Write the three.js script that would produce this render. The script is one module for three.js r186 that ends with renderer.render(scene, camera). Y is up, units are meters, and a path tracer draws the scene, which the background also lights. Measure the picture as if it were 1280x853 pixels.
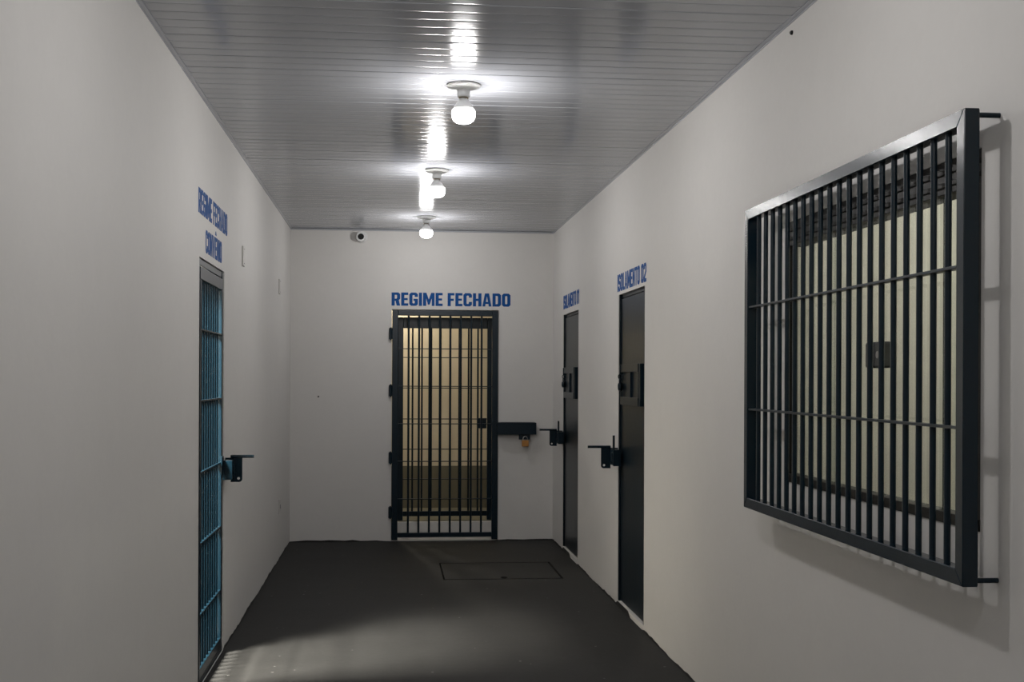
import * as THREE from 'three';
import { RoundedBoxGeometry } from 'three/addons/geometries/RoundedBoxGeometry.js';
import { mergeGeometries, mergeVertices, toCreasedNormals } from 'three/addons/utils/BufferGeometryUtils.js';
import { RectAreaLightUniformsLib } from 'three/addons/lights/RectAreaLightUniformsLib.js';

// ---------------------------------------------------------------- camera, exposure, large lights
const EYE = 1.48, FOCAL = 1524.6;
const scene = new THREE.Scene();
scene.background = new THREE.Color(0x000000);
const camera = new THREE.PerspectiveCamera(2 * Math.atan(426.5 / FOCAL) * 180 / Math.PI, 1280 / 853, 0.05, 60);
camera.position.set(0, EYE, 0);
camera.rotation.order = 'YXZ';
camera.rotation.set(0, -0.0987, 0.0041);
camera.setViewOffset(1280, 853, 0, -46, 1280, 853);
const renderer = new THREE.WebGLRenderer({ antialias: true });
renderer.toneMapping = THREE.LinearToneMapping;
renderer.toneMappingExposure = 1.0;
renderer.shadowMap.enabled = true;
renderer.shadowMap.type = THREE.PCFSoftShadowMap;
RectAreaLightUniformsLib.init();

// corridor, metres: inner faces
const XL = -0.8988, XR = 1.4722, ZB = 11.051, H = 2.8118, ZF = -2.4;   // ZB ahead, ZF behind the camera (depths)
const BULB_CD = 1.5;                                                  // each corridor bulb
const BULB_COLOR = new THREE.Color().setRGB(1.0, 0.98, 0.972);
const YARD_LAMP = { at: [-2.38, 3.72, -5.38], size: 0.85, nits: 950 };

// square ceiling panel of the tall room behind the barred gate: its light falls through the gate on the floor
const yardLight = new THREE.RectAreaLight(new THREE.Color().setRGB(1.0, 0.95, 0.84), YARD_LAMP.nits, YARD_LAMP.size, YARD_LAMP.size);
yardLight.position.set(YARD_LAMP.at[0], YARD_LAMP.at[1] - 0.012, YARD_LAMP.at[2]);
yardLight.rotation.x = -Math.PI / 2;
scene.add(yardLight);

// ---------------------------------------------------------------- helpers
let seed = 12345;
const rnd = () => { seed = (seed * 1664525 + 1013904223) >>> 0; return seed / 4294967296; };
const used = new Map();
const numbered = n => { const k = used.get(n) || 0; used.set(n, k + 1); return k ? `${n}_${String(k).padStart(3, '0')}` : n; };
const shadowed = m => { m.castShadow = true; m.receiveShadow = true; return m; };
function tag(o, label, category, group, kind) {
  if (label) o.userData.label = label;
  if (category) o.userData.category = category;
  if (group) o.userData.group = group;
  if (kind) o.userData.kind = kind;
  return o;
}
function part(name, geo, mat, parent, pos, rot) {
  const m = shadowed(new THREE.Mesh(geo, mat)); m.name = name;
  if (pos) m.position.set(...pos);
  if (rot) m.rotation.set(...rot);
  parent.add(m); return m;
}
function thing(name, label, category, pos, turn = 0, group) {
  const g = new THREE.Group(); g.name = numbered(name);
  g.position.set(...pos); g.rotation.y = turn; scene.add(g);
  return tag(g, label, category, group);
}
function struct(name, geo, mat, label, pos, rot) {
  const m = part(numbered(name), geo, mat, scene, pos, rot);
  return tag(m, label, null, null, 'structure');
}
// wall frames: local x runs to the viewer's right along the wall, y up, z out of the wall into the corridor
const ON_RIGHT = -Math.PI / 2, ON_LEFT = Math.PI / 2;
const box = (w, h, d, r = 0.002, s = 1) => new RoundedBoxGeometry(w, h, d, s, Math.min(r, w / 2.01, h / 2.01, d / 2.01));
const rod = (r, l, n = 12) => new THREE.CylinderGeometry(r, r, l, n);
const rectShape = (x0, y0, x1, y1) => { const s = new THREE.Shape(); s.moveTo(x0, y0); s.lineTo(x1, y0); s.lineTo(x1, y1); s.lineTo(x0, y1); s.closePath(); return s; };
const polyShape = pts => new THREE.Shape(pts.map(p => new THREE.Vector2(p[0], p[1])));
const prism = (shape, d, bevel = 0) => {
  const g = new THREE.ExtrudeGeometry(shape, { depth: d - 2 * bevel, bevelEnabled: bevel > 0, bevelThickness: bevel, bevelSize: bevel, bevelOffset: -bevel, bevelSegments: 1, curveSegments: 12 });
  g.translate(0, 0, bevel); return g;
};

// ---------------------------------------------------------------- procedural textures
function noiseGrid(n, cells) {           // tiling value noise
  const v = new Float32Array(cells * cells).map(() => rnd());
  const out = new Float32Array(n * n), sm = t => t * t * (3 - 2 * t);
  for (let j = 0; j < n; j++) for (let i = 0; i < n; i++) {
    const x = i / n * cells, y = j / n * cells, x0 = Math.floor(x), y0 = Math.floor(y), fx = sm(x - x0), fy = sm(y - y0);
    const a = v[(y0 % cells) * cells + x0 % cells], b = v[(y0 % cells) * cells + (x0 + 1) % cells];
    const c = v[((y0 + 1) % cells) * cells + x0 % cells], d = v[((y0 + 1) % cells) * cells + (x0 + 1) % cells];
    out[j * n + i] = (a + (b - a) * fx) * (1 - fy) + (c + (d - c) * fx) * fy;
  }
  return out;
}
function layered(n, list) {
  const out = new Float32Array(n * n);
  for (const [cells, w] of list) { const g = noiseGrid(n, cells); for (let i = 0; i < out.length; i++) out[i] += w * (g[i] - 0.5); }
  return out;
}
function texture(n, fn, srgb, repeat) {
  const d = new Uint8Array(n * n * 4);
  for (let i = 0; i < n * n; i++) { const c = fn(i); for (let k = 0; k < 3; k++) d[i * 4 + k] = Math.max(0, Math.min(255, Math.round(c[k] * 255))); d[i * 4 + 3] = 255; }
  const t = new THREE.DataTexture(d, n, n); t.wrapS = t.wrapT = THREE.RepeatWrapping;
  t.magFilter = THREE.LinearFilter; t.minFilter = THREE.LinearMipmapLinearFilter; t.generateMipmaps = true;
  if (srgb) t.colorSpace = THREE.SRGBColorSpace;
  t.repeat.set(repeat, repeat); t.needsUpdate = true; return t;
}
const N = 512;
const plasterH = layered(N, [[6, 0.5], [17, 0.4], [60, 0.3], [200, 0.25]]);
const plasterBump = texture(N, i => { const v = 0.5 + 0.5 * plasterH[i]; return [v, v, v]; }, false, 0.5);
const plasterC = layered(N, [[5, 0.5], [23, 0.3], [90, 0.25]]);
const plasterMap = texture(N, i => { const v = 1 + 0.02 * plasterC[i] - 0.008; return [v, v, v]; }, true, 0.5);
const floorN = layered(N, [[4, 0.6], [13, 0.5], [60, 0.4], [230, 0.7]]);
const floorSpots = new Float32Array(N * N);
for (let k = 0; k < 26; k++) {           // small drops of wall paint
  const cx = rnd() * N, cy = rnd() * N, r = 0.7 + rnd() * 1.1;
  for (let dy = -3; dy <= 3; dy++) for (let dx = -3; dx <= 3; dx++) if (dx * dx + dy * dy < r * r) floorSpots[((Math.floor(cy) + dy + N) % N) * N + (Math.floor(cx) + dx + N) % N] = 0.35 + 0.3 * rnd();
}
const floorMap = texture(N, i => { const v = 0.142 + 0.026 * floorN[i] + floorSpots[i] * 0.5; return [v, v * 0.995, v * 0.975]; }, true, 1 / 2.2);
const floorBump = texture(N, i => { const v = 0.5 + 0.4 * floorN[i]; return [v, v, v]; }, false, 1 / 2.2);
const brushN = (() => { const out = new Float32Array(256 * 256), a = noiseGrid(256, 36), b = noiseGrid(256, 9); for (let j = 0; j < 256; j++) for (let i = 0; i < 256; i++) out[j * 256 + i] = 0.6 * a[j * 256 + i] + 0.4 * b[j * 256 + i]; return out; })();
const brushBump = texture(256, i => { const v = brushN[i]; return [v, v, v]; }, false, 1.2);

const lin = (r, g, b) => new THREE.Color().setRGB(r, g, b);
const M = {
  wall: new THREE.MeshStandardMaterial({ color: lin(0.685, 0.668, 0.642), roughness: 0.65, map: plasterMap, bumpMap: plasterBump, bumpScale: 0.0012 }),
  cream: new THREE.MeshStandardMaterial({ color: lin(0.735, 0.715, 0.65), roughness: 0.75, map: plasterMap, bumpMap: plasterBump, bumpScale: 0.001 }),
  warm: new THREE.MeshStandardMaterial({ color: lin(0.68, 0.61, 0.47), roughness: 0.75, map: plasterMap, bumpMap: plasterBump, bumpScale: 0.0015 }),
  cement: new THREE.MeshStandardMaterial({ color: lin(0.27, 0.26, 0.24), roughness: 0.85, map: plasterMap, bumpMap: plasterBump, bumpScale: 0.002 }),
  dado: new THREE.MeshStandardMaterial({ color: lin(0.15, 0.14, 0.1), roughness: 0.6, bumpMap: plasterBump, bumpScale: 0.001 }),
  floor: new THREE.MeshPhysicalMaterial({ color: 0xffffff, map: floorMap, roughness: 0.7, specularIntensity: 0.6, bumpMap: floorBump, bumpScale: 0.0008 }),
  groove: new THREE.MeshStandardMaterial({ color: lin(0.012, 0.012, 0.012), roughness: 0.9 }),
  pvc: new THREE.MeshStandardMaterial({ color: lin(0.42, 0.432, 0.462), roughness: 0.125 }),
  slab: new THREE.MeshStandardMaterial({ color: lin(0.3, 0.3, 0.3), roughness: 0.9 }),
  steel: new THREE.MeshPhysicalMaterial({ color: lin(0.003, 0.0125, 0.021), roughness: 0.28, specularIntensity: 0.6 }),
  brushed: new THREE.MeshPhysicalMaterial({ color: lin(0.003, 0.0125, 0.021), roughness: 0.2, specularIntensity: 0.8, bumpMap: brushBump, bumpScale: 0.0003 }),
  doorSteel: new THREE.MeshPhysicalMaterial({ color: lin(0.006, 0.0125, 0.018), roughness: 0.3, specularIntensity: 0.4, bumpMap: brushBump, bumpScale: 0.0003 }),
  blue: new THREE.MeshPhysicalMaterial({ color: lin(0.003, 0.07, 0.27), roughness: 0.7, specularIntensity: 0.5 }),
  white: new THREE.MeshStandardMaterial({ color: lin(0.72, 0.72, 0.71), roughness: 0.4 }),
  offWhite: new THREE.MeshStandardMaterial({ color: lin(0.62, 0.6, 0.57), roughness: 0.5 }),
  black: new THREE.MeshStandardMaterial({ color: lin(0.01, 0.01, 0.01), roughness: 0.15 }),
  track: new THREE.MeshPhysicalMaterial({ color: lin(0.01, 0.009, 0.008), roughness: 0.45, specularIntensity: 0.4 }),
  brass: new THREE.MeshStandardMaterial({ color: lin(0.55, 0.27, 0.09), roughness: 0.35, metalness: 0.9 }),
  chrome: new THREE.MeshStandardMaterial({ color: lin(0.55, 0.55, 0.55), roughness: 0.3, metalness: 1 }),
  zinc: new THREE.MeshStandardMaterial({ color: lin(0.09, 0.095, 0.095), roughness: 0.35, metalness: 0.7 }),
  ring: new THREE.MeshStandardMaterial({ color: lin(0.25, 0.2, 0.12), roughness: 0.5 }),
  glow: new THREE.MeshStandardMaterial({ color: lin(0.9, 0.9, 0.9), emissive: BULB_COLOR, emissiveIntensity: 9, roughness: 0.4 }),
  warmGlow: new THREE.MeshStandardMaterial({ color: lin(0.9, 0.85, 0.7), emissive: lin(1, 0.85, 0.6), emissiveIntensity: 6 }),
  glass: new THREE.MeshPhysicalMaterial({ color: lin(0.95, 0.97, 0.94), transmission: 1, roughness: 0.0, thickness: 0, ior: 1.5 }),
  glassEdge: new THREE.MeshStandardMaterial({ color: lin(0.02, 0.035, 0.03), roughness: 0.2 }),
};

// ---------------------------------------------------------------- corridor shell
const LEN = ZB - ZF;
// extruded wall in a wall frame: shape x,y in metres, thickness goes away from the corridor
function wallGeo(x0, x1, y0, y1, holes, th) {
  const s = rectShape(x0, y0, x1, y1);
  for (const [a, b, c, d] of holes) s.holes.push(rectShape(a, b, c, d));
  const g = prism(s, th); g.translate(0, 0, -th); return g;
}
// openings (depths z ahead of the camera)
const GATE_L = { z0: 5.845, z1: 6.705, y1: 2.045 };
const DOORS_R = [{ far: 10.40, near: 9.545 }, { far: 7.834, near: 7.012 }];
const DOOR_Y0 = 0.035, DOOR_Y1 = 2.022;
const WIN = { far: 4.45, near: 2.93, y0: 1.097, y1: 2.064 };
const GATE_B = { x0: 0.004, x1: 0.968, y1: 2.094 };

// right wall: local x = ZB - depth
const doorHoles = DOORS_R.map(d => [ZB - d.far, DOOR_Y0, ZB - d.near, DOOR_Y1]);
struct('wall_right', mergeGeometries([
  wallGeo(0, LEN, 0, H, [...doorHoles, [ZB - WIN.far, WIN.y0, ZB - WIN.near, WIN.y1]], 0.035),
  wallGeo(0, LEN, 0, H, [...doorHoles, [ZB - WIN.far - 0.3, WIN.y0 - 0.1, ZB - WIN.near + 0.1, WIN.y1 + 0.1]], 0.115).translate(0, 0, -0.035)]), M.wall, 'long off white plastered wall with the barred window and two dark doors', [XR, 0, -ZB], [0, ON_RIGHT, 0]);
// left wall: local x = depth - ZF
struct('wall_left', wallGeo(0, LEN, 0, H, [[GATE_L.z0 - ZF, -1, GATE_L.z1 - ZF, GATE_L.y1]].map(([a, , c, d]) => [a, 0.0001, c, d]), 0.15), M.wall, 'long off white plastered wall with the narrow teal barred gate', [XL, 0, -ZF], [0, ON_LEFT, 0]);
struct('wall_back', wallGeo(XL - 0.15, XR + 0.15, 0, H, [[GATE_B.x0, 0.0001, GATE_B.x1, GATE_B.y1]], 0.2), M.wall, 'off white end wall of the corridor around the barred gate', [0, 0, -ZB]);
struct('wall_front', wallGeo(XL - 0.15, XR + 0.15, 0, H, [], 0.2).rotateY(Math.PI), M.wall, 'plain off white wall behind the viewpoint', [XL + XR, 0, -ZF]);

// floor with a shallow recess for the hatch
const HATCH = { x0: 0.385, x1: 1.272, z0: 8.915, z1: 9.732 };
{
  const s = rectShape(XL - 0.15, ZF - 0.2, XR + 0.15, ZB + 0.2);
  s.holes.push(rectShape(HATCH.x0, HATCH.z0, HATCH.x1, HATCH.z1));
  const g = prism(s, 0.1); g.rotateX(-Math.PI / 2); g.translate(0, -0.1, 0);
  const f = struct('floor', g, M.floor, 'dark grey painted cement floor of the corridor');
  part('subfloor', box(1.1, 0.02, 1.0), M.groove, f, [(HATCH.x0 + HATCH.x1) / 2, -0.111, -(HATCH.z0 + HATCH.z1) / 2]);
  // floor paint run a little way up the walls with an uneven brush edge
  const lip = (len, turn, pos, gaps, name) => {
    const n = Math.ceil(len / 0.07), pts = [[0, 0]];
    for (let i = 0; i <= n; i++) {
      const x = Math.min(len, i * 0.07), gap = gaps.find(([a, b]) => x > a - 0.02 && x < b + 0.02);
      pts.push([x, gap ? (turn === ON_RIGHT && x - gap[0] < 0.4 ? 0.031 : 0.0012) : 0.006 + 0.009 * rnd() + 0.004 * Math.sin(i * 0.35)]);
    }
    pts.push([len, 0]);
    part(name, prism(polyShape(pts), 0.0012), M.floor, f, pos, [0, turn, 0]);
  };
  lip(LEN, ON_RIGHT, [XR, 0, -ZB], [...DOORS_R.map(d => [ZB - d.far, ZB - d.near])], 'paint_edge');
  lip(LEN, ON_LEFT, [XL, 0, -ZF], [[GATE_L.z0 - ZF, GATE_L.z1 - ZF]], 'paint_edge');
  lip(XR - XL, 0, [XL, 0, -ZB], [[GATE_B.x0 - XL, GATE_B.x1 - XL]], 'paint_edge');
}
{ // hatch cover flush with the floor, a narrow joint around it
  const w = HATCH.x1 - HATCH.x0, d = HATCH.z1 - HATCH.z0;
  const t = thing('floor_hatch', 'square inspection cover set flush in the dark floor before the end gate', 'hatch', [(HATCH.x0 + HATCH.x1) / 2, 0, -(HATCH.z0 + HATCH.z1) / 2]);
  const s = rectShape(-w / 2 + 0.012, -d / 2 + 0.034, w / 2 - 0.014, d / 2 - 0.02);
  const hole = new THREE.Path(); hole.absellipse(0.01, -d / 2 + 0.082, 0.026, 0.042, 0, Math.PI * 2); s.holes.push(hole);
  const g = prism(s, 0.05, 0.002); g.rotateX(-Math.PI / 2); g.translate(0, -0.0505, 0);
  part('cover', g, M.floor, t);
  part('support', box(w - 0.05, 0.048, d - 0.3), M.groove, t, [0, -0.076, -0.05]);
}

// ceiling of narrow grey boards laid across the corridor
{
  const c = new THREE.Group(); c.name = numbered('ceiling'); scene.add(c); tag(c, 'ceiling of narrow glossy grey boards laid across the corridor', null, null, 'structure');
  part('slab', box(XR - XL + 0.3, 0.14, LEN + 0.4), M.slab, c, [(XL + XR) / 2, H + 0.075 + 0.012, -(ZB + ZF) / 2]);
  const P = 0.1, pts = [[0, 0.012], [0, 0.0034], [0.0006, 0.002], [0.0016, 0.0009], [0.003, 0.0004]];
  for (let i = 1; i < 10; i++) { const u = i / 10; pts.push([0.003 + (P - 0.0064) * u, 0.0004 - 0.0001 * Math.sin(Math.PI * u)]); }
  pts.push([P - 0.0034, 0.0004], [P - 0.002, 0.0009], [P - 0.001, 0.002], [P - 0.0004, 0.0034], [P - 0.0004, 0.012]);
  const W = XR - XL;
  const mk = jig => {
    let g = prism(polyShape(pts.map(([x, y]) => [x, y + jig])), W);
    g = toCreasedNormals(g, 0.6); g.rotateY(-Math.PI / 2); g.translate(W, 0, 0); return g;
  };
  const variants = [0, 0.0006, -0.0004, 0.0003].map(mk);
  const n = Math.ceil(LEN / P);
  for (let i = 0; i < n; i++) {
    const len = Math.min(P, LEN - i * P);
    const m = part(i ? `board_${String(i).padStart(3, '0')}` : 'board', variants[(i * 7 + (i >> 2)) % 4], M.pvc, c, [XL, H, -ZB + i * P]);
    m.scale.z = len / P; m.rotation.x = (rnd() - 0.5) * 0.003;
  }
  // small cornice strips
  const cor = l => { const g = prism(polyShape([[0, 0.012], [0.003, 0.012], [0.003, 0.018], [0.016, 0.0205], [0.016, 0.024], [0, 0.024]]), l); return g; };
  const t1 = struct('trim_1', cor(LEN), M.pvc, 'thin grey cornice strip above the wall with the teal gate', [XL, H - 0.024, -ZB]);
  const t2 = struct('trim_2', cor(LEN).scale(-1, 1, 1), M.pvc, 'thin grey cornice strip above the wall with the barred window', [XR, H - 0.024, -ZB]);
  { const ix = t2.geometry.attributes.position; t2.geometry = t2.geometry.clone(); const p = t2.geometry.attributes.position.array, nn = t2.geometry.attributes.normal.array;
    for (let i = 0; i < p.length; i += 9) for (let k = 0; k < 3; k++) { let a = p[i + 3 + k]; p[i + 3 + k] = p[i + 6 + k]; p[i + 6 + k] = a; a = nn[i + 3 + k]; nn[i + 3 + k] = nn[i + 6 + k]; nn[i + 6 + k] = a; } }
  struct('trim_3', box(XR - XL, 0.014, 0.012, 0.003), M.pvc, 'thin grey cornice strip above the end wall', [(XL + XR) / 2, H - 0.008, -ZB + 0.006]);
}

// ---------------------------------------------------------------- rooms beyond the openings
{ // tall room behind the barred gate
  const x0 = -3.7, x1 = XL - 0.15, z0 = 4.3, z1 = 7.9, h = 3.81, t = 0.15, cx = (x0 + x1) / 2, cz = -(z0 + z1) / 2;
  struct('floor_gate_room', box(x1 - x0, 0.1, z1 - z0), M.floor, 'cement floor behind the teal gate', [cx, -0.05, cz]);
  struct('ceiling_gate_room', box(x1 - x0 + 2 * t, t, z1 - z0 + 2 * t), M.slab, 'ceiling of the room behind the teal gate', [cx, h + t / 2, cz]);
  struct('wall_gate_room_end', box(x1 - x0, h, t), M.cement, 'end wall of the room behind the teal gate', [cx, h / 2, -z1 - t / 2]);
  struct('wall_gate_room_front', box(x1 - x0, h, t), M.cement, 'near wall of the room behind the teal gate', [cx, h / 2, -z0 + t / 2]);
  struct('wall_gate_room_side', box(t, h, z1 - z0 + 2 * t), M.cement, 'side wall of the room behind the teal gate', [x0 - t / 2, h / 2, cz]);
  struct('wall_gate_room_upper', box(t, h - H, z1 - z0 + 2 * t), M.cement, 'upper wall above the teal gate', [x1 + t / 2, (h + H) / 2, cz]);
  const L = thing('panel_lamp', 'square lamp panel on the ceiling behind the teal gate', 'lamp', YARD_LAMP.at);
  part('housing', box(YARD_LAMP.size + 0.06, 0.07, YARD_LAMP.size + 0.06, 0.01), M.white, L, [0, 0.04, 0]);
  part('diffuser', box(YARD_LAMP.size, 0.012, YARD_LAMP.size, 0.003), M.glow, L, [0, 0, 0]);
}
{ // passage crossing behind the end gate, one step up
  const z0 = ZB + 0.2, z1 = ZB + 1.32, x0 = -2.2, x1 = 2.9, s = 0.16, h = 2.6, t = 0.15, cx = (x0 + x1) / 2, cz = -(z0 + z1) / 2;
  struct('floor_passage', box(x1 - x0, 0.16, z1 - z0, 0.004), M.dado, 'dull brown floor of the passage behind the end gate', [cx, s / 2, cz]);
  struct('trim_4', box(GATE_B.x1 - GATE_B.x0 - 0.004, s - 0.006, 0.05, 0.003), M.wall, 'pale step riser under the end gate', [(GATE_B.x0 + GATE_B.x1) / 2, s / 2 - 0.002, -z0 + 0.026]);
  struct('trim_5', box(GATE_B.x1 - GATE_B.x0 - 0.004, 0.012, 0.19, 0.003), M.wall, 'pale threshold under the end gate', [(GATE_B.x0 + GATE_B.x1) / 2, 0.006, -ZB - 0.098]);
  struct('ceiling_passage', box(x1 - x0, t, z1 - z0 + 0.1), M.slab, 'ceiling of the passage behind the end gate', [cx, h + t / 2, cz]);
  struct('wall_passage', box(x1 - x0, h, t), M.warm, 'cream wall of the passage behind the end gate', [cx, h / 2, -z1 - t / 2]);
  struct('trim_6', box(x1 - x0, 0.425, 0.006, 0.002), M.dado, 'olive brown painted band along the passage wall', [cx, s + 0.2125, -z1 + 0.003]);
  struct('wall_passage_side', box(t, h, z1 - z0), M.warm, 'side wall of the passage behind the end gate', [x0 - t / 2, h / 2, cz]);
  struct('wall_passage_side', box(t, h, z1 - z0), M.warm, 'other side wall of the passage behind the end gate', [x1 + t / 2, h / 2, cz]);
  // front side of the passage beyond the corridor's own end wall
  struct('wall_passage_front', box(XL - 0.15 - x0, h, t), M.warm, 'passage wall beside the corridor end', [(XL - 0.15 + x0) / 2, h / 2, -z0 + t / 2]);
  struct('wall_passage_front', box(x1 - XR - 0.15, h, t), M.warm, 'other passage wall beside the corridor end', [(XR + 0.15 + x1) / 2, h / 2, -z0 + t / 2]);
}
{ // room behind the window
  const x0 = XR + 0.15, x1 = 4.4, z0 = 1.6, z1 = 6.5, t = 0.15, h = H, cx = (x0 + x1) / 2, cz = -(z0 + z1) / 2;
  struct('floor_window_room', box(x1 - x0, 0.1, z1 - z0), M.floor, 'floor of the room behind the window', [cx, -0.05, cz]);
  struct('ceiling_window_room', box(x1 - x0 + t, t, z1 - z0 + 2 * t), M.cream, 'ceiling of the room behind the window', [cx, h + t / 2, cz]);
  struct('wall_window_room_end', box(x1 - x0, h, t), M.cream, 'cream wall seen through the barred window', [cx, h / 2, -z1 - t / 2]);
  struct('wall_window_room_front', box(x1 - x0, h, t), M.cream, 'near wall of the room behind the window', [cx, h / 2, -z0 + t / 2]);
  struct('wall_window_room_side', box(t, h, z1 - z0 + 2 * t), M.cream, 'side wall of the room behind the window', [x1 + t / 2, h / 2, cz]);
}

// ---------------------------------------------------------------- lettering painted on the walls
const GL = (() => {
  const W = 0.58, T = 0.215, c = 0.12, B = 0.185;
  const ring = () => ({ o: [[c, 0], [W - c, 0], [W, c], [W, 1 - c], [W - c, 1], [c, 1], [0, 1 - c], [0, c]], h: [[[T, B + 0.05], [T, 1 - B - 0.05], [T + 0.04, 1 - B], [W - T - 0.04, 1 - B], [W - T, 1 - B - 0.05], [W - T, B + 0.05], [W - T - 0.04, B], [T + 0.04, B]]] });
  const E = [[0, 0], [0.48, 0], [0.48, B], [T, B], [T, 0.42], [0.44, 0.42], [0.44, 0.58], [T, 0.58], [T, 1 - B], [0.48, 1 - B], [0.48, 1], [0, 1]];
  return {
    O: { w: W, ...ring() }, 0: { w: W, ...ring() },
    D: { w: W, o: [[0, 0], [W - c, 0], [W, c], [W, 1 - c], [W - c, 1], [0, 1]], h: [[[T, B], [T, 1 - B], [W - T - 0.04, 1 - B], [W - T, 1 - B - 0.05], [W - T, B + 0.05], [W - T - 0.04, B]]] },
    I: { w: T, o: [[0, 0], [T, 0], [T, 1], [0, 1]] },
    E: { w: 0.48, o: E }, 'Ê': { w: 0.48, o: E, extra: [[0.06, 1.09], [0.17, 1.28], [0.31, 1.28], [0.42, 1.09], [0.3, 1.09], [0.24, 1.18], [0.18, 1.09]] },
    F: { w: 0.46, o: [[0, 0], [T, 0], [T, 0.4], [0.42, 0.4], [0.42, 0.57], [T, 0.57], [T, 1 - B], [0.46, 1 - B], [0.46, 1], [0, 1]] },
    L: { w: 0.45, o: [[0, 0], [0.45, 0], [0.45, B], [T, B], [T, 1], [0, 1]] },
    T: { w: 0.52, o: [[0.165, 0], [0.355, 0], [0.355, 1 - B], [0.52, 1 - B], [0.52, 1], [0, 1], [0, 1 - B], [0.165, 1 - B]] },
    H: { w: W, o: [[0, 0], [T, 0], [T, 0.41], [W - T, 0.41], [W - T, 0], [W, 0], [W, 1], [W - T, 1], [W - T, 0.59], [T, 0.59], [T, 1], [0, 1]] },
    C: { w: W, o: [[W, 0.66], [W, 1 - c], [W - c, 1], [c, 1], [0, 1 - c], [0, c], [c, 0], [W - c, 0], [W, c], [W, 0.34], [W - T, 0.34], [W - T, B + 0.03], [W - T - 0.04, B], [T + 0.04, B], [T, B + 0.04], [T, 1 - B - 0.04], [T + 0.04, 1 - B], [W - T - 0.04, 1 - B], [W - T, 1 - B - 0.03], [W - T, 0.66]] },
    G: { w: W, o: [[W, 0.68], [W, 1 - c], [W - c, 1], [c, 1], [0, 1 - c], [0, c], [c, 0], [W - c, 0], [W, c], [W, 0.53], [0.28, 0.53], [0.28, 0.38], [W - T, 0.38], [W - T, B + 0.03], [W - T - 0.04, B], [T + 0.04, B], [T, B + 0.04], [T, 1 - B - 0.04], [T + 0.04, 1 - B], [W - T - 0.04, 1 - B], [W - T, 1 - B - 0.03], [W - T, 0.68]] },
    S: { w: W, o: [[W, 0.7], [W, 1 - c], [W - c, 1], [c, 1], [0, 1 - c], [0, 0.52], [0.1, 0.42], [W - T, 0.4], [W - T, B], [T, B], [T, 0.3], [0, 0.3], [0, c], [c, 0], [W - c, 0], [W, c], [W, 0.5], [W - 0.1, 0.6], [T, 0.62], [T, 1 - B], [W - T, 1 - B], [W - T, 0.7]] },
    2: { w: W, o: [[0, 0.68], [0, 1 - c], [c, 1], [W - c, 1], [W, 1 - c], [W, 0.52], [T + 0.06, 0.24], [T + 0.06, B], [W, B], [W, 0], [0, 0], [0, 0.27], [W - T, 0.58], [W - T, 1 - B], [T, 1 - B], [T, 0.68]] },
    1: { w: 0.34, o: [[0.15, 0], [0.34, 0], [0.34, 1], [0.17, 1], [0, 0.86], [0, 0.7], [0.15, 0.78]] },
    R: { w: W, o: [[0, 0], [T, 0], [T, 0.36], [W - T - 0.1, 0.36], [W - T - 0.02, 0], [W, 0], [W - 0.09, 0.42], [W, 0.52], [W, 1 - c], [W - c, 1], [0, 1]], h: [[[T, 0.53], [T, 1 - B], [W - T - 0.03, 1 - B], [W - T, 1 - B - 0.04], [W - T, 0.57], [W - T - 0.03, 0.53]]] },
    A: { w: 0.62, o: [[0, 0], [0.19, 0], [0.215, 0.19], [0.405, 0.19], [0.43, 0], [0.62, 0], [0.45, 1], [0.17, 1]], h: [[[0.24, 0.35], [0.31, 0.78], [0.38, 0.35]]] },
    V: { w: 0.62, o: [[0.19, 0], [0.43, 0], [0.62, 1], [0.43, 1], [0.31, 0.3], [0.19, 1], [0, 1]] },
    M: { w: 0.78, o: [[0, 0], [T, 0], [T, 0.56], [0.33, 0.1], [0.45, 0.1], [0.59, 0.56], [0.59, 0], [0.78, 0], [0.78, 1], [0.55, 1], [0.39, 0.5], [0.23, 1], [0, 1]] },
    N: { w: 0.58, o: [[0, 0], [T, 0], [T, 0.56], [0.39, 0], [0.58, 0], [0.58, 1], [0.39, 1], [0.39, 0.44], [T, 1], [0, 1]] },
  };
})();
const letterGeo = new Map();
function lettering(text, width, height, label, pos, turn) {
  const t = thing('wall_lettering', label, 'lettering', pos, turn);
  const gap = 0.065, space = 0.27;
  let total = 0; for (const ch of text) total += ch === ' ' ? space : GL[ch].w + gap; total -= gap;
  const kx = width / total; let x = 0;
  for (const ch of text) {
    if (ch === ' ') { x += space; continue; }
    const gl = GL[ch];
    if (!letterGeo.has(ch)) {
      const s = polyShape(gl.o); for (const h of gl.h || []) s.holes.push(new THREE.Path(h.map(p => new THREE.Vector2(...p))));
      letterGeo.set(ch, prism(s, 0.0012));
    }
    const m = part('letter', letterGeo.get(ch), M.blue, t, [x * kx, 0, 0]); m.scale.set(kx, height, 1);
    if (gl.extra) { const a = part('accent', prism(polyShape(gl.extra), 0.0012), M.blue, m); }
    x += gl.w + gap;
  }
  return t;
}
lettering('REGIME FECHADO', 1.077, 0.119, 'blue painted words REGIME FECHADO above the end gate', [0.0, 2.127, -ZB], 0);
lettering('ISOLAMENTO 01', 0.875, 0.116, 'blue painted words ISOLAMENTO 01 above the farther dark door', [XR, 2.068, -10.393], ON_RIGHT);
lettering('ISOLAMENTO 02', 0.905, 0.112, 'blue painted words ISOLAMENTO 02 above the nearer dark door', [XR, 2.043, -7.878], ON_RIGHT);
lettering('REGIME FECHADO', 1.003, 0.118, 'blue painted words REGIME FECHADO, upper line over the teal gate', [XL, 2.249, -5.808], ON_LEFT);
lettering('CONVÊNIO', 0.562, 0.112, 'blue painted word CONVÊNIO, lower line over the teal gate', [XL, 2.081, -6.034], ON_LEFT);

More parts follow.
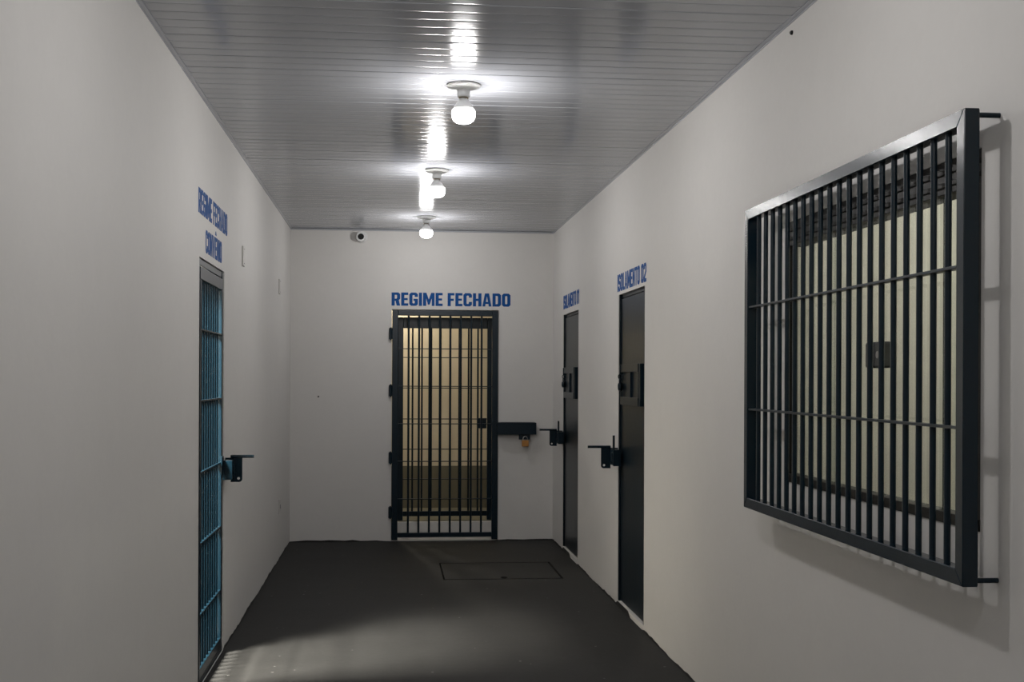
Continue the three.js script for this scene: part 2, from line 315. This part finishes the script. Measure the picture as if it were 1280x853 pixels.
// ---------------------------------------------------------------- barred frames
// one mitred side of a rectangular frame lying in x,y with its back at z = 0
function mitred(side, w, h, t, d) {
  const q = { top: [[0, h], [t, h - t], [w - t, h - t], [w, h]], bottom: [[0, 0], [w, 0], [w - t, t], [t, t]], left: [[0, 0], [t, t], [t, h - t], [0, h]], right: [[w, 0], [w, h], [w - t, h - t], [w - t, t]] }[side];
  return prism(polyShape(q), d, 0.0025);
}
function barredPanel(t, { x0, x1, y0, y1, bars, r, crossYs, zc, flat = 0.03, mat = M.steel, ends = true }) {
  const g = rod(r, y1 - y0, 14);
  for (let i = 1; i <= bars; i++) part('bar', g, mat, t, [x0 + (x1 - x0) * i / (bars + 1), (y0 + y1) / 2, zc]);
  const c = box(x1 - x0, 0.0075, flat, 0.001);
  for (const y of crossYs) part('crossbar', c, mat, t, [(x0 + x1) / 2, y, zc]);
}

// window grille
{
  const L = 1.833, y0 = 0.979, h = 1.157, back = 0.06, d = 0.04, tt = 0.04;
  const t = thing('window_grille', 'dark petrol barred grille standing off the wall before the window', 'grille', [XR, y0, -4.653], ON_RIGHT);
  for (const s of ['top', 'bottom']) part('rail', mitred(s, L, h, tt, d), M.brushed, t, [0, 0, back]);
  for (const s of ['left', 'right']) part('post', mitred(s, L, h, tt, d), M.brushed, t, [0, 0, back]);
  barredPanel(t, { x0: tt, x1: L - tt, y0: tt - 0.004, y1: h - tt + 0.004, bars: 20, r: 0.0085, crossYs: [1.362 - y0, 1.757 - y0], zc: back + d / 2 });
  for (const x of [0.02, L - 0.02]) for (const y of [0.012, h - 0.012]) part('stand_off', rod(0.0065, back + 0.012), M.steel, t, [x, y, (back + 0.012) / 2 - 0.006], [Math.PI / 2, 0, 0]);
}

// ---------------------------------------------------------------- window of frameless sliding glass in dark tracks
{
  const w = WIN.far - WIN.near, h = WIN.y1 - WIN.y0;
  const t = new THREE.Group(); t.name = numbered('window_1'); t.position.set(XR, WIN.y0, -WIN.far); t.rotation.y = ON_RIGHT; scene.add(t);
  tag(t, 'sliding window of frameless glass in dark tracks behind the grille', null, null, 'structure');
  const tr = part('top_track', box(w, 0.088, 0.07, 0.002), M.track, t, [w / 2, h - 0.045, -0.035]);
  for (const y of [-0.02, 0.014]) part('track_rib', box(w, 0.016, 0.012, 0.004), M.track, tr, [0, y, 0.034]);
  part('bottom_track', box(w, 0.03, 0.05, 0.003), M.track, t, [w / 2, 0.0155, -0.02]);
  for (const x of [0.016, w - 0.012]) part('side_track', box(x < 0.1 ? 0.032 : 0.024, h - 0.118, 0.034, 0.003), M.track, t, [x, 0.03 + (h - 0.118) / 2, -0.018]);
  const ph = h - 0.11;
  const panes = [[WIN.far - 4.43, WIN.far - 3.985, -0.03], [WIN.far - 4.03, WIN.far - 3.595, -0.015], [WIN.far - 3.589, WIN.far - 3.145, -0.015], [WIN.far - 3.195, WIN.far - 2.95, -0.03]];
  for (const [a, b, z] of panes) {
    const p = part('pane', new THREE.BoxGeometry(b - a, ph, 0.008), M.glass, t, [(a + b) / 2, 0.027 + ph / 2, z]);
    for (const s of [-1, 1]) part('pane_edge', new THREE.BoxGeometry(0.004, ph, 0.0084), M.glassEdge, p, [s * (b - a) / 2, 0, 0]);
  }
  // lock clamped on the two middle panes
  for (const s of [-1, 1]) {
    const lk = part('lock', box(0.066, 0.08, 0.03, 0.008, 3), M.zinc, t, [WIN.far - 3.592 + s * 0.036, 1.554 - WIN.y0, -0.006]);
    if (s < 0) part('lock_bolt', box(0.008, 0.076, 0.036, 0.002), M.black, lk, [0.012, 0, 0.002]);
    else part('lock_cylinder', rod(0.011, 0.006, 20), M.chrome, lk, [0, 0, 0.016], [Math.PI / 2, 0, 0]);
  }
}

// ---------------------------------------------------------------- locks on the wall beside a door edge (shared by the doors and the side gate)
function padlockPlate(h, w) {            // flat lug with a rounded corner and a hole, in x,y
  const s = new THREE.Shape(); const r = 0.018;
  s.moveTo(0, 0.0); s.lineTo(0, h); s.lineTo(-w, h); s.lineTo(-w, r); s.absarc(-w + r, r, r, Math.PI, Math.PI * 1.5, false); s.closePath();
  const k = new THREE.Path(); k.absarc(-w + r + 0.002, r + 0.002, 0.0075, 0, Math.PI * 2); s.holes.push(k);
  return prism(s, 0.006);
}
function doorLock(name, label, pos, turn, mirror, rodUp, out = 0.049, reach = 0.15) {
  const t = thing(name, label, 'lock', pos, turn, 'bolt locks beside the side doors');
  const m = mirror;                      // local x towards the door edge times m ; z out of the wall
  // bolt housing: box that bridges wall and door edge
  part('housing', box(0.135, 0.1, 0.044, 0.004), M.steel, t, [m * 0.0675, 0.075, 0.0285]);
  part('bolt_strap', box(0.05, 0.056, 0.008, 0.002), M.steel, t, [m * 0.06, 0.078, 0.0535]);
  part('end_plate', box(0.006, 0.104, 0.05, 0.002), M.steel, t, [m * 0.137, 0.075, 0.031]);
  // lug that stands out into the corridor, facing along it
  const lug = padlockPlate(0.138, 0.062); lug.rotateY(Math.PI / 2);
  lug.computeBoundingBox(); lug.translate(-lug.boundingBox.min.x, 0, -lug.boundingBox.min.z);
  part('lug', lug, M.steel, t, [m * 0.0 - 0.003, 0, out]);
  part('lug_foot', box(0.006, 0.11, out, 0.001), M.steel, t, [0, 0.078, out / 2]);
  part('bolt_handle', rod(0.0085, reach), M.steel, t, [m * 0.004, 0.14, out + reach / 2], [Math.PI / 2, 0, 0]);
  if (rodUp) part('bolt_rod', rod(0.0075, 0.19), M.steel, t, [m * 0.128, 0.125, 0.051]);
  return t;
}
doorLock('door_lock', 'dark steel bolt lock with handles beside the nearer dark door', [XR, 0.893, -7.845], ON_RIGHT, 1, true);
doorLock('door_lock', 'dark steel bolt lock with handles beside the farther dark door', [XR, 0.893, -10.44], ON_RIGHT, 1, true);
doorLock('door_lock', 'dark steel bolt lock with one handle beside the teal gate', [XL, 0.905, -6.77], ON_LEFT, -1, false, 0.03, 0.125);

// ---------------------------------------------------------------- two solid steel doors on the right wall
DOORS_R.forEach((d, i) => {
  const w = d.far - d.near, h = DOOR_Y1 - DOOR_Y0;
  const t = new THREE.Group(); t.name = numbered(`door_${i + 1}`); t.position.set(XR, DOOR_Y0, -d.far); t.rotation.y = ON_RIGHT; scene.add(t);
  tag(t, i ? 'nearer dark steel cell door with hatch under the words ISOLAMENTO 02' : 'farther dark steel cell door with hatch under the words ISOLAMENTO 01', null, null, 'structure');
  const j = 0.022;
  for (const x of [j / 2, w - j / 2]) part('jamb', box(j, h, 0.13, 0.002), M.doorSteel, t, [x, h / 2, -0.067]);
  part('head', box(w - 2 * j, j, 0.13, 0.002), M.doorSteel, t, [w / 2, h - j / 2, -0.085]);
  const leaf = part('leaf', box(w - 2 * j - 0.008, h - j - 0.012, 0.04, 0.002), M.doorSteel, t, [w / 2, (h - j) / 2, -0.034]);
  // hatch: raised flap with a bordered panel, middle strip, and a hanging latch
  const hw = 0.56, hh = 0.255, hx = 0.155 + hw / 2, hy = 1.44 - DOOR_Y0, z = -0.014;
  const fl = part('hatch', box(hw, hh, 0.016, 0.002), M.doorSteel, t, [hx, hy, z + 0.008]);
  part('hatch_border', box(hw, 0.05, 0.02, 0.002), M.doorSteel, fl, [0, hh / 2 - 0.025, 0.014]);
  part('hatch_border', box(hw, 0.05, 0.02, 0.002), M.doorSteel, fl, [0, -hh / 2 + 0.025, 0.014]);
  part('hatch_border', box(0.05, hh - 0.1, 0.018, 0.002), M.doorSteel, fl, [hw / 2 - 0.025, 0, 0.013]);
  part('hatch_strip', box(0.02, hh - 0.1, 0.018, 0.002), M.steel, fl, [0.02, 0, 0.013]);
  part('hatch_hinge', box(0.03, hh, 0.03, 0.004), M.steel, t, [hx + hw / 2 + 0.015, hy, z + 0.012]);
  const la = part('latch', box(0.02, 0.06, 0.03, 0.003), M.steel, t, [hx - hw / 2 + 0.005, hy + 0.095, z + 0.024]);
  part('latch_chain', new THREE.TorusGeometry(0.016, 0.004, 8, 18), M.steel, la, [0, -0.045, 0.006], [0, 0.9, 0]);
  part('latch_chain', new THREE.TorusGeometry(0.016, 0.004, 8, 18), M.steel, la, [0.002, -0.072, 0.006], [0, -0.7, 0]);
  const pl = new THREE.CylinderGeometry(0.026, 0.026, 0.018, 24); pl.rotateX(Math.PI / 2);
  part('padlock', pl, M.steel, la, [0, -0.11, 0.008], [0, -0.5, 0]);
  part('latch_pin', box(0.012, 0.045, 0.012, 0.002), M.steel, la, [0.004, -0.16, 0.0]);
});

// ---------------------------------------------------------------- barred side gate, teal
{
  const w = GATE_L.z1 - GATE_L.z0, h = GATE_L.y1;
  const t = thing('barred_gate', 'narrow teal barred gate in the wall under the word CONVÊNIO', 'gate', [XL, 0, -GATE_L.z0], ON_LEFT);
  const zf = -0.004, d = 0.04, e = 0.003;
  for (const x of [e + 0.02, w - e - 0.02]) part('post', box(0.04, h - e, d, 0.003), M.steel, t, [x, (h - e) / 2, zf - d / 2]);
  part('head', box(w - 2 * e - 0.08, 0.032, d, 0.003), M.steel, t, [w / 2, h - e - 0.016, zf - d / 2 - 0.004]);
  part('sill', box(w - 2 * e - 0.08, 0.03, d, 0.003), M.steel, t, [w / 2, 0.0155, zf - d / 2]);
  // leaf
  const a = 0.046, b = w - 0.046;
  part('top_rail', box(b - a, 0.06, 0.034, 0.003), M.steel, t, [w / 2, h - 0.072, zf - 0.014]);
  part('bottom_rail', box(b - a, 0.05, 0.034, 0.003), M.steel, t, [w / 2, 0.062, zf - 0.014]);
  for (const x of [a + 0.016, b - 0.016]) part('stile', box(0.032, h - 0.19, 0.034, 0.003), M.steel, t, [x, 0.0875 + (h - 0.19) / 2, zf - 0.014]);
  barredPanel(t, { x0: a + 0.032, x1: b - 0.032, y0: 0.08, y1: h - 0.1, bars: 8, r: 0.0095, crossYs: [0.34, 0.68, 1.02, 1.364, 1.705], zc: zf - 0.014, flat: 0.032 });
  part('strike_plate', box(0.07, 0.1, 0.008, 0.002), M.steel, t, [b - 0.03, 1.005, zf + 0.008]);
}

// ---------------------------------------------------------------- gates at the corridor end
{
  const { x0, x1, y1 } = GATE_B, w = x1 - x0 - 0.006, tt = 0.054, d = 0.05;
  const t = thing('barred_gate', 'dark barred gate in the end wall under the words REGIME FECHADO', 'gate', [x0 + 0.003, 0, -ZB]);
  const z = 0.018 - d / 2, h = y1 - 0.003;
  for (const x of [tt / 2, w - tt / 2]) part('post', box(tt, h - 0.016, d, 0.004), M.steel, t, [x, 0.013 + (h - 0.016) / 2, z]);
  part('head', box(w - 2 * tt, 0.05, d, 0.004), M.steel, t, [w / 2, h - 0.028, z]);
  part('bottom_rail', box(w - 2 * tt, 0.04, 0.036, 0.003), M.steel, t, [w / 2, 0.056, z]);
  barredPanel(t, { x0: tt, x1: w - tt, y0: 0.07, y1: h - 0.05, bars: 8, r: 0.0095, crossYs: [0.38, 0.72, 1.06, 1.4, 1.739], zc: z, flat: 0.03 });
  for (const y of [1.872, 1.36, 0.754, 0.263]) { const hg = part('hinge', rod(0.016, 0.1, 16), M.steel, t, [-0.012, y, 0.018]); part('hinge_pin', rod(0.008, 0.115, 10), M.steel, hg); }
}
{
  const x0 = 0.062, x1 = 0.935, w = x1 - x0, y0 = 0.161, y1 = 2.034, h = y1 - y0;
  const t = thing('barred_gate', 'second teal barred gate standing on the step behind the end gate', 'gate', [x0, y0, -ZB - 0.25]);
  for (const x of [0.024, w - 0.024]) part('post', box(0.048, h, 0.04, 0.004), M.steel, t, [x, h / 2, 0]);
  part('head', box(w - 0.096, 0.1, 0.04, 0.004), M.steel, t, [w / 2, h - 0.05, 0]);
  part('bottom_rail', box(w - 0.096, 0.046, 0.036, 0.004), M.steel, t, [w / 2, 0.06, 0]);
  barredPanel(t, { x0: 0.048, x1: w - 0.048, y0: 0.08, y1: h - 0.09, bars: 8, r: 0.0085, crossYs: [0.54 - y0, 0.816 - y0, 1.096 - y0, 1.382 - y0, 1.664 - y0], zc: 0, flat: 0.026 });
  part('lock_plate', box(0.088, 0.096, 0.012, 0.003), M.steel, t, [0.837 - x0, 1.057 - y0, 0.022]);
}
{ // sliding bolt housing on the end wall with padlock
  const t = thing('bolt_housing', 'long dark bolt housing on the end wall beside the gate', 'lock', [0.955, 0.966, -ZB]);
  part('case', box(0.354, 0.109, 0.07, 0.004), M.steel, t, [0.178, 0.0545, 0.056]);
  part('cover_plate', box(0.34, 0.022, 0.084, 0.003), M.steel, t, [0.175, 0.1, 0.05]);
  for (const x of [0.21, 0.285]) part('lug', box(0.028, 0.05, 0.008, 0.002), M.steel, t, [x, -0.02, 0.072]);
  part('lug_plate', box(0.09, 0.05, 0.008, 0.002), M.steel, t, [0.251, -0.02, 0.058]);
  const p = thing('padlock', 'small brass padlock hanging from the bolt housing', 'padlock', [1.21, 0.857, -ZB + 0.072]);
  part('body', box(0.062, 0.058, 0.022, 0.005, 2), M.brass, p, [0, 0.029, 0]);
  const c = new THREE.CatmullRomCurve3([[-0.02, 0.055], [-0.02, 0.075], [-0.013, 0.088], [0, 0.093], [0.013, 0.088], [0.02, 0.075], [0.02, 0.055]].map(([x, y]) => new THREE.Vector3(x, y, 0)));
  part('shackle', new THREE.TubeGeometry(c, 24, 0.0045, 8), M.chrome, p);
}

// ---------------------------------------------------------------- ceiling lamps: round base, socket, bulb
{
  const V = (r, y) => new THREE.Vector2(r, y);
  const canopy = new THREE.LatheGeometry([V(0.0001, 0), V(0.077, 0), V(0.078, -0.006), V(0.07, -0.013), V(0.05, -0.02), V(0.036, -0.024), V(0.0001, -0.024)], 40);
  const socket = new THREE.LatheGeometry([V(0.0001, -0.02), V(0.03, -0.02), V(0.029, -0.05), V(0.026, -0.058), V(0.0001, -0.058)], 32);
  const ring = new THREE.LatheGeometry([V(0.0001, -0.056), V(0.023, -0.056), V(0.023, -0.062), V(0.0001, -0.062)], 28);
  const body = new THREE.LatheGeometry([V(0.0001, -0.06), V(0.016, -0.061), V(0.019, -0.07), V(0.033, -0.084), V(0.043, -0.098), V(0.049, -0.114), V(0.0001, -0.114)], 36);
  const dome = new THREE.LatheGeometry([V(0.0001, -0.1141), V(0.0505, -0.1141), V(0.0535, -0.122), V(0.0545, -0.134), V(0.053, -0.148), V(0.047, -0.162), V(0.035, -0.172), V(0.018, -0.177), V(0.0001, -0.1785)], 40);
  for (const g of [canopy, socket, ring, body, dome]) g.computeVertexNormals();
  const lab = ['round white ceiling lamp with bare glowing bulb, nearest of the three', 'round white ceiling lamp with bare glowing bulb, middle of the three', 'round white ceiling lamp with bare glowing bulb, nearest the end wall'];
  const spots = [[0.322, 5.54], [0.286, 7.832], [0.284, 10.122], [0.29, 3.25], [0.29, 0.96], [0.29, -1.33]];
  spots.forEach(([x, z], i) => {
    const t = thing('ceiling_lamp', lab[i] || ['round white ceiling lamp just ahead of the viewpoint', 'round white ceiling lamp overhead', 'round white ceiling lamp behind the viewpoint'][i - 3], 'lamp', [x, H, -z], 0, 'ceiling lamps in a row');
    part('base', canopy, M.white, t);
    part('socket', socket, M.white, t); 
    part('contact_ring', ring, M.ring, t);
    const b = part('bulb', dome, M.glow, t);
    part('bulb_neck', body, M.white, b);
    const p = new THREE.PointLight(BULB_COLOR, i === 2 ? 0.78 * BULB_CD : BULB_CD, 0, 2); p.position.set(0, -0.146, 0); p.castShadow = true; p.shadow.radius = 2.6; t.add(p);
  });
}
{ // lamps of the other rooms
  const globe = (label, pos, col, cd, mat) => {
    const t = thing('globe_lamp', label, 'lamp', pos);
    part('globe', new THREE.SphereGeometry(0.06, 28, 18), mat, t, [0, -0.075, 0]);
    part('holder', new THREE.CylinderGeometry(0.035, 0.045, 0.03, 24), M.white, t, [0, -0.005, 0]);
    const p = new THREE.PointLight(col, cd, 0, 2); p.position.set(0, -0.075, 0); p.castShadow = true; p.shadow.radius = 2; t.add(p);
  };
  globe('globe lamp on the passage ceiling behind the end gate', [-0.1, 2.58, -ZB - 1.1], lin(1, 0.9, 0.73), 3.2, M.warmGlow);
  globe('globe lamp on the ceiling behind the window', [3.0, H - 0.02, -5.3], lin(1, 0.97, 0.91), 1.9, M.warmGlow);
  globe('added unseen fill lamp on the ceiling behind the window', [3.5, H - 0.02, -2.6], lin(1, 0.97, 0.91), 1.9, M.warmGlow);  // unseen second lamp, added to brighten the window reveal and cream wall
}

// ---------------------------------------------------------------- small things on the walls
{
  const c = thing('security_camera', 'small round white security camera under the ceiling on the end wall', 'camera', [-0.268, 2.737, -ZB]);
  const base = new THREE.CylinderGeometry(0.05, 0.052, 0.02, 32); base.rotateX(Math.PI / 2); part('mount', base, M.white, c, [0, 0.005, 0.01]);
  part('shell', new THREE.SphereGeometry(0.042, 28, 18), M.white, c, [0, 0, 0.045]);
  const rim = new THREE.CylinderGeometry(0.04, 0.042, 0.02, 28); rim.rotateX(Math.PI / 2); part('rim', rim, M.white, c, [-0.006, -0.002, 0.078]);
  const lens = new THREE.CylinderGeometry(0.027, 0.027, 0.006, 28); lens.rotateX(Math.PI / 2); part('lens', lens, M.black, c, [-0.006, -0.002, 0.089]);
}
{
  const plate = (label, y, z, w, h, outlet) => {
    const t = thing(outlet ? 'wall_outlet' : 'cover_plate', label, outlet ? 'outlet' : 'plate', [XL, y, -z], ON_LEFT);
    part('face', box(w, h, 0.01, 0.003), M.offWhite, t, [0, 0, 0.005]);
    if (outlet) { const g = rod(0.018, 0.003, 20); part('socket_hole', g, M.zinc, t, [0, 0, 0.0105], [Math.PI / 2, 0, 0]); }
    else for (const s of [-1, 1]) part('screw', rod(0.004, 0.002, 10), M.zinc, t, [0, s * h * 0.36, 0.0105], [Math.PI / 2, 0, 0]);
  };
  plate('blank pale cover plate high on the wall, beside the blue lettering', 2.21, 7.52, 0.085, 0.12);
  plate('blank pale cover plate high on the wall, near the far corner', 2.204, 9.92, 0.085, 0.12);
  plate('pale power outlet low on the wall near the far corner', 0.43, 10.0, 0.08, 0.12, true);
  const screw = (label, pos, turn) => { const t = thing('wall_screw', label, 'screw', pos, turn); part('plug', rod(0.008, 0.006, 14), M.groove, t, [0, 0, 0.003], [Math.PI / 2, 0, 0]); part('head', rod(0.005, 0.004, 12), M.zinc, t, [0, 0, 0.0075], [Math.PI / 2, 0, 0]); };
  screw('tiny dark screw in the end wall left of the gate', [-0.649, 1.304, -ZB], 0);
  screw('tiny dark screw high in the wall above the barred window', [XR, 2.762, -4.39], ON_RIGHT);
}

renderer.render(scene, camera);
